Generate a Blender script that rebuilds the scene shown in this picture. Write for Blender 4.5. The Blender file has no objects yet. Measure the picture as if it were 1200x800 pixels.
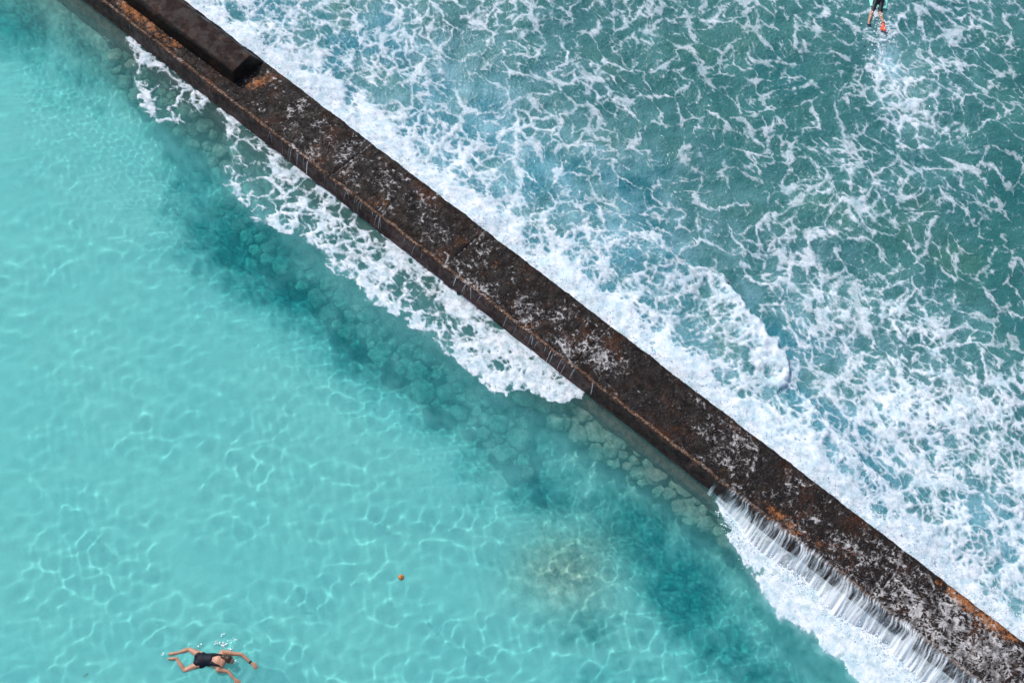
import math
import numpy as np

# ------------------------------------------------------------------ camera geometry
# (photo pixel space is 1200 x 800; it is used only to measure where things stand)
FPX = 1400.0
CX, CY = 600.0, 400.0
CAM_H = 25.6
NAD = (-231.0, -723.0)          # where straight-down falls, right / up of the centre


def _n(v):
    v = np.asarray(v, float)
    return v / np.linalg.norm(v)


UPC = -_n([NAD[0], NAD[1], -FPX])            # world up seen from the camera
YC = _n(np.array([0, 1, 0]) - UPC * UPC[1])
XC = np.cross(YC, UPC)
ROT = np.array([XC, YC, UPC])                # camera -> world


def ray(px, py):
    px = np.asarray(px, float)
    py = np.asarray(py, float)
    d = np.stack([(px - CX), -(py - CY), -np.ones_like(px) * FPX], -1)
    d = d / np.linalg.norm(d, axis=-1, keepdims=True)
    return d @ ROT.T


def at(px, py, z=0.0):
    d = ray(px, py)
    t = (z - CAM_H) / d[..., 2]
    return np.stack([d[..., 0] * t, d[..., 1] * t, np.zeros_like(t) + z], -1)


def at_bed(px, py, depth):
    """point `depth` below the water seen through the refracting surface"""
    d = ray(px, py)
    t = -CAM_H / d[..., 2]
    eta = 1 / 1.333
    hx, hy = d[..., 0] * eta, d[..., 1] * eta
    hz = -np.sqrt(1 - hx * hx - hy * hy)
    s = -depth / hz
    return np.stack([d[..., 0] * t + hx * s, d[..., 1] * t + hy * s, np.zeros_like(t) - depth], -1)


def topx(P):
    P = np.asarray(P, float)
    c = (P - np.array([0, 0, CAM_H])) @ ROT
    return CX + FPX * c[..., 0] / -c[..., 2], CY - FPX * c[..., 1] / -c[..., 2]


# ------------------------------------------------------------------ noise
def _perm(seed):
    r = np.random.RandomState(seed)
    return r.permutation(4096).astype(np.int64)


_PC = {}


def _h(ix, iy, seed):
    p = _PC.setdefault(seed, _perm(seed))
    return p[(p[ix & 4095] + iy) & 4095]


def perlin(x, y, seed=0):
    ix = np.floor(x).astype(np.int64)
    iy = np.floor(y).astype(np.int64)
    fx, fy = x - ix, y - iy
    u = fx * fx * fx * (fx * (fx * 6 - 15) + 10)
    v = fy * fy * fy * (fy * (fy * 6 - 15) + 10)

    def g(i, j):
        a = _h(ix + i, iy + j, seed) * (2 * math.pi / 4096)
        return np.cos(a) * (fx - i) + np.sin(a) * (fy - j)
    a = g(0, 0) * (1 - u) + g(1, 0) * u
    b = g(0, 1) * (1 - u) + g(1, 1) * u
    return (a * (1 - v) + b * v) * 1.5


def fbm(x, y, seed=0, octv=4, gain=0.5):
    s, a, n = 0, 1.0, 0
    for i in range(octv):
        s = s + a * perlin(x * 2 ** i + 17.3 * i, y * 2 ** i - 9.1 * i, seed + i)
        n += a
        a *= gain
    return s / n


def worley(x, y, seed=0):
    ix = np.floor(x).astype(np.int64)
    iy = np.floor(y).astype(np.int64)
    f1 = np.full(x.shape, 9.0)
    f2 = np.full(x.shape, 9.0)
    idc = np.zeros(x.shape)
    for i in (-1, 0, 1):
        for j in (-1, 0, 1):
            h = _h(ix + i, iy + j, seed)
            h2 = _h(iy + j, ix + i, seed + 77)
            dx = ix + i + h / 4096.0 - x
            dy = iy + j + h2 / 4096.0 - y
            d = np.sqrt(dx * dx + dy * dy)
            m = d < f1
            f2 = np.where(m, f1, np.minimum(f2, d))
            idc = np.where(m, h2 / 4096.0, idc)
            f1 = np.where(m, d, f1)
    return f1, f2, idc


def sstep(a, b, x):
    t = np.clip((x - a) / (b - a), 0, 1)
    return t * t * (3 - 2 * t)


def swirl(x, y, scale, amp, seed, steps=5):
    """carry the points through an eddying flow: gives foam its drawn-out curls"""
    e = 0.02
    for k in range(steps):
        X, Y = x * scale, y * scale
        p0 = perlin(X, Y, seed)
        gx = (perlin(X + e, Y, seed) - p0) / e
        gy = (perlin(X, Y + e, seed) - p0) / e
        x = x + gy * amp / steps
        y = y - gx * amp / steps
    return x, y


# ------------------------------------------------------------------ where the foam lies
def sea_dist(px, py):
    return (px - 311) * .607 - (py - 72) * .795


_DG = np.array([
    # 0    100  200  300  400  500  600  700  800  900 1000 1100 1200
    [.80, .85, .88, .72, .46, .40, .40, .36, .33, .28, .34, .38, .33],
    [1.0, 1.0, 1.0, 1.0, .72, .40, .34, .33, .28, .24, .28, .42, .22],
    [1.0, 1.0, 1.0, 1.0, 1.0, .82, .44, .33, .27, .30, .32, .38, .20],
    [1.0, 1.0, 1.0, 1.0, 1.0, 1.0, .88, .62, .42, .42, .40, .27, .26],
    [1.0, 1.0, 1.0, 1.0, 1.0, 1.0, 1.0, .90, .66, .55, .56, .56, .34],
    [1.0, 1.0, 1.0, 1.0, 1.0, 1.0, 1.0, 1.0, .90, .72, .66, .76, .60],
    [1.0, 1.0, 1.0, 1.0, 1.0, 1.0, 1.0, 1.0, 1.0, 1.0, .90, .80, .82],
    [1.0, 1.0, 1.0, 1.0, 1.0, 1.0, 1.0, 1.0, 1.0, 1.0, 1.0, .98, .90],
    [1.0] * 13])


def gridlook(G, px, py):
    gx = np.clip(px / 100.0, 0, G.shape[1] - 1.001)
    gy = np.clip(py / 100.0, 0, G.shape[0] - 1.001)
    ix, iy = gx.astype(int), gy.astype(int)
    fx, fy = gx - ix, gy - iy
    fx, fy = fx * fx * (3 - 2 * fx), fy * fy * (3 - 2 * fy)
    a = G[iy, ix] * (1 - fx) + G[iy, ix + 1] * fx
    b = G[iy + 1, ix] * (1 - fx) + G[iy + 1, ix + 1] * fx
    return a * (1 - fy) + b * fy


def blob(px, py, x, y, rx, ry, deg=0):
    c, s = math.cos(math.radians(deg)), math.sin(math.radians(deg))
    dx, dy = px - x, py - y
    u, v = (dx * c + dy * s) / rx, (-dx * s + dy * c) / ry
    return np.exp(-(u * u + v * v))


def segdist(px, py, pts):
    """distance to a polyline, signed side of it, and how far along (0..1)"""
    best = np.full(px.shape, 1e9)
    side = np.zeros(px.shape)
    along = np.zeros(px.shape)
    n = len(pts) - 1
    for i in range(n):
        ax, ay = pts[i]
        bx, by = pts[i + 1]
        dx, dy = bx - ax, by - ay
        t = np.clip(((px - ax) * dx + (py - ay) * dy) / (dx * dx + dy * dy), 0, 1)
        qx, qy = px - (ax + t * dx), py - (ay + t * dy)
        d = np.hypot(qx, qy)
        m = d < best
        best = np.where(m, d, best)
        side = np.where(m, np.sign(dx * qy - dy * qx), side)
        along = np.where(m, (i + t) / n, along)
    return best, side, along


def polysd(px, py, pts):
    """signed distance to a closed polygon, negative inside"""
    d, _, _ = segdist(px, py, list(pts) + [pts[0]])
    ins = np.zeros(px.shape, bool)
    n = len(pts)
    for i in range(n):
        ax, ay = pts[i]
        bx, by = pts[(i + 1) % n]
        if ay == by:
            continue
        c = ((ay > py) != (by > py)) & (px < (bx - ax) * (py - ay) / (by - ay) + ax)
        ins ^= c
    return np.where(ins, -d, d)


CREST = [(770, 300), (812, 316), (842, 328), (858, 350), (876, 374), (900, 402), (918, 430), (919, 452), (905, 462)]
CREST2 = [(925, 455), (940, 470), (958, 492), (975, 512), (1000, 535), (1030, 566), (1070, 600)]


def lace(x, y, D, seed=0, s=1.0, wq=.5):
    """white water: strands round cells that close up as D grows (>0 is foam)"""
    q = wq * (1.0 - .75 * sstep(.30, .75, D))
    x1, y1 = swirl(x, y, .45 * s, .24 / s * q, 11 + seed, 3)
    x1, y1 = swirl(x1, y1, 1.3 * s, .10 / s * q, 23 + seed, 3)
    x2, y2 = swirl(x1, y1, 3.2 * s, .04 / s * q, 31 + seed, 3)
    j = fbm(x * 10 * s, y * 10 * s, 41 + seed, 3)
    j2 = fbm(x2 * 4 * s, y2 * 4 * s, 45 + seed, 3)
    m1 = fbm(x * .6 * s, y * .6 * s, 51 + seed, 4)
    m2 = fbm(x1 * 1.6 * s + 5, y1 * 1.6 * s, 61 + seed, 3)
    m3 = fbm(x2 * 3.0 * s + 5, y2 * 3.0 * s, 71 + seed, 3)
    wx = .16 * fbm(x2 * 3.4 * s, y2 * 3.4 * s, 111 + seed, 3)
    wy = .16 * fbm(x2 * 3.4 * s, y2 * 3.4 * s, 117 + seed, 3)
    a1, a2, _ = worley((x1 + wx) * 1.0 * s, (y1 + wy) * 1.0 * s, 3 + seed)
    b1, b2, _ = worley((x2 + .8 * wx) * 2.1 * s, (y2 + .8 * wy) * 2.1 * s, 5 + seed)
    c1, c2, _ = worley((x2 + .5 * wx) * 4.4 * s, (y2 + .5 * wy) * 4.4 * s, 7 + seed)
    d1, d2, _ = worley((x2 + .3 * wx) * 9.0 * s, (y2 + .3 * wy) * 9.0 * s, 9 + seed)
    Dm = np.clip(D + .22 * m1 + .10 * m2, 0, 1.5)
    w1 = .035 + .125 * Dm + .13 * m2 + .09 * m3
    w2 = -.05 + .40 * Dm ** 1.2 + .20 * m1 + .22 * m3
    w3 = -.23 + .76 * Dm ** 1.3 + .36 * m2 + .30 * m3
    w4 = -.37 + .78 * Dm ** 1.4 + .40 * m2 + .32 * m3
    v1 = (w1 - (a2 - a1) + .07 * j) / .085
    v2 = (w2 - (b2 - b1) + .13 * j) / .17
    v3 = (w3 - (c2 - c1) + .18 * j) / .28
    v4 = (w4 - (d2 - d1) + .20 * j) / .36
    return np.maximum(np.maximum(v1, v2), np.maximum(v3, v4))


def sea_fields(x, y, px, py):
    sd = sea_dist(px, py)
    D = gridlook(_DG, px, py)
    wob = fbm(x * .8, y * .8, 91, 3)
    D = np.minimum(D * 1.02 + .01 - .10 * sstep(.55, .85, D), .9)
    D = np.maximum(D, sstep(62, 8, sd + 30 * wob) * 1.25)
    qx, qy = px + 11 * fbm(px / 30, py / 30, 93, 3) + 3 * perlin(px / 7, py / 7, 94), py + 9 * fbm(px / 30, py / 30, 96, 3) + 3 * perlin(px / 7, py / 7, 97)
    cd, cs, ca = segdist(qx, qy, CREST)
    cd2, cs2, ca2 = segdist(qx, qy, CREST2)
    t1, t2 = np.abs(np.sin(math.pi * np.clip(ca, 0, 1))) ** .6, np.abs(np.sin(math.pi * np.clip(ca2, 0, 1))) ** .6
    # left (wall) side of a breaking crest trails foam; the far side is a clear trough
    D = D + t1 * np.where(cs > 0, .30 * np.exp(-(cd / 9) ** 2) + .06 * np.exp(-(cd / 40) ** 2), .3 * np.exp(-(cd / 2.5) ** 2) - .16 * np.exp(-((cd - 14) / 14) ** 2))
    D = D + t2 * np.where(cs2 > 0, .28 * np.exp(-(cd2 / 8) ** 2), .25 * np.exp(-(cd2 / 2.5) ** 2) - .12 * np.exp(-((cd2 - 12) / 12) ** 2))
    # swimmers kick, gaps, clear pools
    D = D + .40 * blob(px, py, 1036, 66, 18, 44, -6) + .20 * blob(px, py, 1062, 128, 26, 40, -25)
    for (bx, by, rx, ry, dg, a) in [
            (272, 22, 16, 14, 20, -.55), (322, 58, 20, 11, 30, -.5), (455, 112, 22, 13, 20, -.35), (820, 320, 60, 40, 30, -.06),
            (1165, 300, 40, 60, 0, -.12), (1185, 400, 22, 24, 0, -.35), (1010, 300, 40, 25, 10, -.12), (880, 215, 40, 30, 0, -.12),
            (1095, 655, 30, 12, 40, -.22), (1170, 590, 26, 14, 30, -.25), (1050, 560, 24, 12, 30, -.25), (1090, 590, 20, 12, 30, -.2),
            (1060, 480, 26, 22, 0, .25), (1130, 490, 36, 26, 20, .25), (700, 110, 50, 30, 10, .06), (590, 40, 40, 25, 20, .08),
            (760, 255, 60, 25, 25, -.10), (990, 200, 12, 40, -15, .12), (1020, 240, 12, 34, 20, .14)]:
        D = D + a * blob(px, py, bx, by, rx, ry, dg)
    k = lace(x, y, D, 0) * 1.15
    # water drawn up the back of the breaking crest in slanting streaks
    ang = math.radians(27)
    su, sv = x * math.cos(ang) + y * math.sin(ang), -x * math.sin(ang) + y * math.cos(ang)
    st = fbm(su * 1.1 + .5 * perlin(x * 1.5, y * 1.5, 151), sv * 6.5 + .6 * perlin(x * 1.2, y * 1.2, 152), 153, 4)
    face = sstep(0, 5, cd) * sstep(105, 60, cd) * (cs > 0) * t1 ** .7 * sstep(20, 50, sd)
    k = k * (1 - .25 * face) + face * (-.12 + st * 1.9 + .9 * np.exp(-(cd / 14) ** 2))
    k = np.minimum(k, .28 + 1.35 * D + .5 * fbm(x * .9, y * .9, 109, 3))
    # soft bubbles just under the surface
    haze = np.clip(.20 * sstep(.3, .9, D) + .9 * np.clip(D - .15, 0, 1) * np.clip(.40 + 1.2 * fbm(x * .7, y * .7, 101, 4), 0, 1), 0, 1) * .7
    haze = np.maximum(haze, .7 * blob(px, py, 1040, 74, 16, 34, -5) + .55 * blob(px, py, 1064, 120, 30, 50, -25) * (.7 + fbm(x * 2, y * 2, 103, 3)))
    haze = np.maximum(haze, sstep(.85, 1.1, D) * .75)
    haze = np.maximum(haze, sstep(330, 60, sd) * sstep(300, 520, px) * np.clip(.42 + 1.0 * fbm(x * 1.1, y * 1.1, 107, 4), 0, 1) * .8)
    haze = np.maximum(haze, .26 * sstep(-1.6, .4, k) * sstep(.1, .5, D) + .25 * haze)
    rise = t1 * np.where(cs > 0, np.exp(-(cd / 24) ** 2), np.exp(-(cd / 4.5) ** 2)) + .6 * t2 * np.where(cs2 > 0, np.exp(-(cd2 / 20) ** 2), np.exp(-(cd2 / 4) ** 2))
    return D, k, np.clip(haze, 0, 1), rise


FA = [(140, 30), (244, 112), (240, 136), (216, 150), (186, 146), (163, 126), (154, 96), (158, 74)]
FB = [(256, 112), (330, 168), (420, 240), (700, 455), (676, 464), (655, 471), (640, 474), (612, 461), (580, 457), (548, 443), (528, 418), (500, 398),
      (468, 373), (430, 352), (408, 332), (392, 322), (370, 292), (342, 277), (314, 268), (286, 246), (266, 222), (262, 205), (272, 180), (262, 160)]
FC = [(828, 562), (845, 572), (1000, 680), (1240, 880), (1030, 880), (1006, 812), (990, 776), (965, 762), (938, 742), (905, 712), (884, 682), (866, 655), (858, 632), (846, 610)]


def pool_fields(x, y, px, py):
    wob = fbm(x * 1.6, y * 1.6, 131, 4) * 15 + fbm(x * 5, y * 5, 135, 3) * 7
    a = polysd(px, py, FA) + wob * .8
    b = polysd(px, py, FB) + wob
    c = polysd(px, py, FC) + wob * .8
    wl = -(px - 280) * .612 + (py - 127) * .790      # distance out from the wall's lip
    D = np.zeros(px.shape)
    lefty = sstep(430, 300, px)
    Db = sstep(3, -4, b) * (.55 - .20 * lefty + .05 * sstep(-12, -40, b) + .24 * np.exp(-((b + 11) / 8.0) ** 2) + .16 * sstep(520, 620, px))
    Db = Db - .40 * blob(px, py, 418, 262, 34, 15, 35) - .16 * blob(px, py, 500, 340, 40, 14, 35) * 1
    Db = Db + sstep(3, -3, b) * .26 * np.exp(-((wl - 30) / 9) ** 2) * sstep(350, 430, px)
    Da = sstep(3, -4, a) * (.34 + .22 * np.exp(-((wl - 17) / 6.0) ** 2) + .16 * np.exp(-((a + 10) / 7) ** 2))
    Dc = sstep(5, -5, c) * (.9 + .5 * sstep(-4, -20, c))
    D = np.maximum(np.maximum(Da, Db), Dc)
    inside = np.maximum(np.maximum(sstep(2, -3, a), sstep(2, -3, b)), sstep(2, -3, c))
    k = lace(x, y, D, 200, .95, .3) * 1.5
    op = np.where(inside > .02, k * inside - 1.5 * (1 - inside), -2)
    ln = np.exp(-(wl - 17 - fbm(x * 2, y * 2, 141, 2) * 4) ** 2 / 5) * sstep(150, 165, px) * sstep(250, 225, px) * .8
    op = np.maximum(op, ln * 2.6 - 1.2)
    haze = np.maximum(sstep(8, -10, c) * .75, sstep(6, -12, b) * .18 * (1 + fbm(x * 3, y * 3, 143, 3)))
    haze = haze + sstep(6, -12, b) * .10 * sstep(.5, .9, D)
    return D, op, np.clip(haze, 0, 1)

# ================================================================== scene
import bpy

sc = bpy.context.scene
COL = sc.collection
RS = np.random.RandomState(7)
R = math.radians
_m = at(-420, 220)               # the sun's mirror point lies out to the left of the view
SUN_AZ = _n([_m[0], _m[1], 0])
SUN_EL = math.degrees(math.atan2(CAM_H, math.hypot(_m[0], _m[1])))


def tag(o, label=None, cat=None, group=None, kind=None):
    if label: o['label'] = label
    if cat: o['category'] = cat
    if group: o['group'] = group
    if kind: o['kind'] = kind
    return o


def link(name, me, mat=None, parent=None):
    o = bpy.data.objects.new(name, me)
    COL.objects.link(o)
    if mat is not None:
        me.materials.append(mat)
    if parent is not None:
        o.parent = parent
    o.cycles.is_caustics_receiver = True
    return o


def empty(name, loc=(0, 0, 0)):
    o = bpy.data.objects.new(name, None)
    COL.objects.link(o)
    o.location = loc
    o.empty_display_size = .2
    return o


def mesh(name, co, quads, attrs=None, smooth=True):
    co = np.asarray(co, np.float32).reshape(-1, 3)
    quads = np.asarray(quads, np.int32)
    k = quads.shape[1]
    me = bpy.data.meshes.new(name)
    me.vertices.add(len(co))
    me.vertices.foreach_set('co', co.ravel())
    me.loops.add(quads.size)
    me.loops.foreach_set('vertex_index', quads.ravel())
    me.polygons.add(len(quads))
    me.polygons.foreach_set('loop_start', np.arange(0, quads.size, k, dtype=np.int32))
    me.polygons.foreach_set('loop_total', np.full(len(quads), k, np.int32))
    me.update(calc_edges=True)
    for n_, a in (attrs or {}).items():
        at_ = me.attributes.new(n_, 'FLOAT', 'POINT')
        at_.data.foreach_set('value', np.asarray(a, np.float32).ravel())
    if smooth:
        me.shade_smooth()
    return me


def gridquads(ny, nx, keep=None):
    i = np.arange(ny * nx).reshape(ny, nx)
    q = np.stack([i[:-1, :-1], i[1:, :-1], i[1:, 1:], i[:-1, 1:]], -1)
    if keep is not None:
        q = q[keep]
    return q.reshape(-1, 4)


def compact(co, q, attrs):
    u, inv = np.unique(q.ravel(), return_inverse=True)
    return co[u], inv.reshape(q.shape), {k: v.ravel()[u] for k, v in attrs.items()}


def raw(name, verts, faces, smooth=True):
    me = bpy.data.meshes.new(name)
    me.from_pydata([tuple(v) for v in verts], [], [tuple(f) for f in faces])
    if smooth:
        me.shade_smooth()
    return me


# ------------------------------------------------------------------ node helpers
class NT:
    def __init__(s, name):
        s.m = bpy.data.materials.new(name)
        s.m.use_nodes = True
        s.t = s.m.node_tree
        s.t.nodes.clear()
        s.out = s.t.nodes.new('ShaderNodeOutputMaterial')

    def put(s, inp, v):
        if isinstance(v, bpy.types.NodeSocket):
            s.t.links.new(v, inp)
        elif v is not None:
            if isinstance(v, tuple) and len(v) == 3 and inp.type == 'RGBA':
                v = (*v, 1)
            inp.default_value = v

    def node(s, typ, ins=None, out=0, **kw):
        n = s.t.nodes.new(typ)
        for k, v in kw.items():
            setattr(n, k, v)
        for k, v in (ins or {}).items():
            s.put(n.inputs[k], v)
        return n.outputs[out]

    def attr(s, name):
        return s.node('ShaderNodeAttribute', out='Fac', attribute_name=name)

    def pos(s):
        return s.node('ShaderNodeNewGeometry', out='Position')

    def noise(s, scale, detail=4, rough=.55, vec=None, dist=0):
        return s.node('ShaderNodeTexNoise', {'Vector': vec or s.pos(), 'Scale': scale, 'Detail': detail, 'Roughness': rough, 'Distortion': dist})

    def math(s, op, a, b=0.0, clamp=False):
        return s.node('ShaderNodeMath', {0: a, 1: b}, operation=op, use_clamp=clamp)

    def smooth(s, v, a, b, lo=0.0, hi=1.0):
        return s.node('ShaderNodeMapRange', {'Value': v, 'From Min': a, 'From Max': b, 'To Min': lo, 'To Max': hi}, interpolation_type='SMOOTHSTEP')

    def mix(s, f, a, b):
        n = s.t.nodes.new('ShaderNodeMix')
        n.data_type = 'RGBA'
        s.put(n.inputs[0], f)
        s.put(n.inputs[6], a)
        s.put(n.inputs[7], b)
        return n.outputs[2]

    def bump(s, h, strength, dist, normal=None):
        return s.node('ShaderNodeBump', {'Height': h, 'Strength': strength, 'Distance': dist, 'Normal': normal})

    def pbr(s, col, rough=.6, spec=.5, normal=None, **kw):
        d = {'Base Color': col, 'Roughness': rough, 'Specular IOR Level': spec, 'Normal': normal}
        d.update(kw)
        return s.node('ShaderNodeBsdfPrincipled', d)

    def mixs(s, f, a, b):
        n = s.t.nodes.new('ShaderNodeMixShader')
        s.put(n.inputs[0], f)
        s.t.links.new(a, n.inputs[1])
        s.t.links.new(b, n.inputs[2])
        return n.outputs[0]

    def done(s, sh):
        s.t.links.new(sh, s.out.inputs[0])
        return s.m


FOAM = (.76, .80, .85)


def foam_nodes(t):
    """cover of white water from the lace attribute, its colour and its bump"""
    k = t.attr('lace')
    f1 = t.noise(26, 5, .65)
    f2 = t.noise(90, 3, .6)
    kk = t.math('ADD', k, t.math('MULTIPLY', t.math('SUBTRACT', f1, .5), 1.2))
    kk = t.math('ADD', kk, t.math('MULTIPLY', t.math('SUBTRACT', f2, .5), .8))
    op = t.smooth(kk, -.30, 1.30)
    thick = t.smooth(t.noise(6, 6, .75), .34, .58, .50, 1.0)
    op = t.math('MULTIPLY', op, thick)
    col = t.mix(t.smooth(t.noise(3.1, 6, .7), .35, .60), (.54, .67, .74), FOAM)
    return op, col, t.math('ADD', t.math('MULTIPLY', f1, .6), t.math('MULTIPLY', op, .7))


def make_sea_mat():
    t = NT('sea water')
    op, fcol, h = foam_nodes(t)
    tone = t.attr('tone')
    bub = t.attr('bubbles')
    c = t.mix(t.smooth(tone, 0, .8), (.018, .118, .114), (.006, .155, .205))
    c = t.mix(t.smooth(t.noise(.55, 5, .6, dist=.5), .40, .66), c, (.036, .158, .150))
    c = t.mix(t.smooth(t.noise(.33, 3, .5), .56, .70, 0, .55), c, (.045, .150, .105))
    c = t.mix(t.math('MULTIPLY', bub, t.smooth(t.noise(2.6, 6, .7), .28, .62, .45, 1.0)), c, (.28, .50, .58))
    ripple = t.noise(5, 4, .6)
    b = t.bump(t.math('ADD', ripple, t.math('MULTIPLY', t.noise(17, 3, .5), .35)), .6, .12)
    water = t.pbr(c, .09, .5, b, IOR=1.333)
    foam = t.pbr(fcol, .75, .25, t.bump(h, .6, .022))
    return t.done(t.mixs(op, water, foam))


def make_pool_mat():
    t = NT('pool water')
    op, fcol, h = foam_nodes(t)
    clear = t.attr('clear')          # how little water lies above the bottom here
    deep = t.attr('deep')
    tint = t.mix(deep, (.57, .955, .970), (.33, .90, .93))
    tint = t.mix(clear, tint, (.82, .95, .935))
    glass = t.node('ShaderNodeBsdfGlass', {'Color': tint, 'Roughness': 0.0, 'IOR': 1.333})
    bub = t.attr('bubbles')
    milk = t.mix(bub, t.mix(deep, (.19, .69, .70), (.02, .39, .43)), (.62, .80, .84))
    milk = t.mix(clear, milk, (.10, .30, .28))
    scat = t.node('ShaderNodeBsdfDiffuse', {'Color': milk})
    amt = t.math('ADD', .29, t.math('MULTIPLY', bub, .65))
    amt = t.math('SUBTRACT', amt, t.math('MULTIPLY', clear, .14))
    amt = t.math('MULTIPLY', amt, t.math('SUBTRACT', 1.0, t.math('MULTIPLY', deep, .35)))
    w = t.mixs(amt, glass, scat)
    foam = t.pbr(fcol, .75, .25, t.bump(h, .6, .022))
    return t.done(t.mixs(op, w, foam))


def make_bed_mat():
    t = NT('sand and rubble bottom')
    rock = t.attr('rock')
    warm = t.attr('warm')
    crev = t.attr('crevice')
    n = t.noise(1.6, 6, .65)
    sand = t.mix(t.smooth(n, .35, .65), (.60, .62, .55), (.70, .72, .63))
    sand = t.mix(t.smooth(t.noise(.45, 4, .6), .40, .62), sand, (.55, .64, .58))
    stone = t.mix(t.smooth(t.noise(2.2, 6, .7, dist=.4), .36, .62), (.055, .19, .185), (.20, .38, .34))
    stone = t.mix(t.smooth(t.noise(5, 5, .7), .52, .68, 0, .7), stone, (.36, .46, .38))
    stone = t.mix(crev, stone, (.03, .10, .105))
    c = t.mix(rock, sand, stone)
    c = t.mix(warm, c, t.mix(t.smooth(t.noise(5, 6, .75), .4, .6), (.42, .38, .30), (.92, .66, .52)))
    return t.done(t.pbr(c, .9, .1, t.bump(t.noise(9, 5, .7), .5, .05)))


def make_boulder_mat():
    t = NT('weedy boulder stone')
    oi = t.node('ShaderNodeObjectInfo', out='Random')
    pale = t.node('ShaderNodeAttribute', out='Fac', attribute_name='pale', attribute_type='OBJECT')
    n = t.noise(3.5, 6, .7, dist=.3)
    c = t.mix(t.smooth(n, .38, .62), (.07, .14, .12), (.26, .33, .27))
    c2 = t.mix(t.smooth(n, .38, .62), (.20, .27, .23), (.50, .48, .40))
    c = t.mix(pale, c, c2)
    c = t.mix(t.smooth(oi, .7, 1.0, 0, .6), c, (.36, .25, .22))
    c = t.mix(t.smooth(t.noise(14, 4, .7), .56, .70, 0, .7), c, (.06, .10, .07))
    return t.done(t.pbr(c, .85, .15, t.bump(t.noise(16, 5, .7), .6, .03)))


def make_wall_mat(name, under=False):
    t = NT(name)
    P = t.pos()
    n1 = t.noise(1.3, 7, .7, P, .3)
    n2 = t.noise(6, 7, .75, P, .4)
    n3 = t.noise(34, 5, .7, P)
    c = t.mix(t.smooth(n2, .36, .64), (.004, .003, .003), (.017, .010, .0075))
    c = t.mix(t.smooth(n1, .50, .70, 0, .75), c, (.060, .021, .008))
    c = t.mix(t.smooth(t.noise(2.4, 6, .7, P, .6), .60, .72, 0, .8), c, (.055, .036, .018))
    c = t.mix(t.smooth(n3, .60, .72, 0, .35), c, (.11, .065, .040))
    rust = t.attr('rust')
    rm = t.smooth(t.math('ADD', t.math('ADD', rust, t.smooth(n1, .45, .62, -.02, .24)), t.math('MULTIPLY', t.math('SUBTRACT', t.noise(9, 6, .8, P), .5), 2.2)), .45, .85)
    c = t.mix(rm, c, t.mix(t.smooth(n3, .4, .6), (.16, .055, .018), (.42, .165, .055)))
    edge = t.attr('lip')
    em = t.smooth(t.math('ADD', edge, t.math('MULTIPLY', t.math('SUBTRACT', t.noise(14, 5, .8, P), .5), 1.8)), .6, 1.1)
    c = t.mix(em, c, t.mix(t.smooth(n3, .42, .60), (.13, .055, .028), (.42, .27, .18)))
    pink = t.attr('pink')  # pinkish concrete, also fill light painted on the face and block top
    c = t.mix(pink, c, t.mix(t.smooth(n2, .4, .6), (.11, .055, .05), (.25, .135, .12)))
    k = t.attr('lace')
    kk = t.math('ADD', k, t.math('MULTIPLY', t.math('SUBTRACT', t.noise(30, 5, .65), .5), 1.8))
    op = t.smooth(kk, 0.0, 1.1)
    op = t.math('MULTIPLY', op, t.smooth(t.noise(5, 5, .7), .38, .62, .15, .80))
    hh = t.math('ADD', t.math('MULTIPLY', n2, .8), t.math('MULTIPLY', n3, .35))
    body = t.pbr(c, t.smooth(t.noise(4, 4, .6), .4, .62, .40, .85), .18, t.bump(hh, .9, .035))
    wash = t.pbr(t.mix(t.smooth(n3, .4, .6), (.42, .39, .37), (.76, .75, .75)), .5, .4, t.bump(t.math('ADD', op, n3), .5, .02))
    return t.done(t.mixs(op, body, wash))


def simple(name, col, rough=.6, spec=.4, var=.12, scale=12, bump=0.0, **kw):
    t = NT(name)
    n = t.noise(scale, 4, .6)
    lo = tuple(x * (1 - var) for x in col)
    hi = tuple(min(1, x * (1 + var)) for x in col)
    c = t.mix(t.smooth(n, .35, .65), lo, hi)
    return t.done(t.pbr(c, rough, spec, t.bump(n, bump, .01) if bump else None, **kw))


def make_strand_mat():
    t = NT('falling white water')
    n = t.noise(40, 4, .7)
    s1 = t.pbr(t.mix(n, (.60, .65, .70), (.90, .91, .93)), .4, .5)
    tr = t.node('ShaderNodeBsdfTransparent', {})
    return t.done(t.mixs(t.smooth(t.noise(22, 4, .7), .32, .60, .30, .92), tr, s1))


MSEA, MPOOL, MBED, MBOUL = make_sea_mat(), make_pool_mat(), make_bed_mat(), make_boulder_mat()
MWALL = make_wall_mat('wet weathered concrete')
MSTR = make_strand_mat()

# ------------------------------------------------------------------ the wall's own axes
WALL_H = .55
_a, _b = at(311, 72, WALL_H), at(1200, 751, WALL_H)
WU = _n((_b - _a))
WV = np.array([-WU[1], WU[0], 0.0])
if WV[1] < 0:
    WV = -WV
W0 = _a


def wuv(P):
    d = np.asarray(P)[..., :2] - W0[:2]
    return d @ WU[:2], d @ WV[:2]


_l = [wuv(at(x, y, WALL_H))[1] for x, y in ((280, 127), (390, 206), (461, 268), (677, 437), (834, 560), (969, 662))]
WALL_W = -float(np.mean(_l))


def wpt(u, v, z):
    return W0 * np.array([1, 1, 0]) + WU * u + WV * v + np.array([0, 0, z])


# ------------------------------------------------------------------ grids laid over the view
def axis(lo, hi, step, far):
    a = list(np.arange(lo, hi + .01, step))
    g, x = step, a[-1]
    while x < hi + far:
        g = min(g * 1.12, 14)
        x += g
        a.append(x)
    g, x = step, a[0]
    while x > lo - far:
        g = min(g * 1.12, 14)
        x -= g
        a.insert(0, x)
    return np.array(a)


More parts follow.
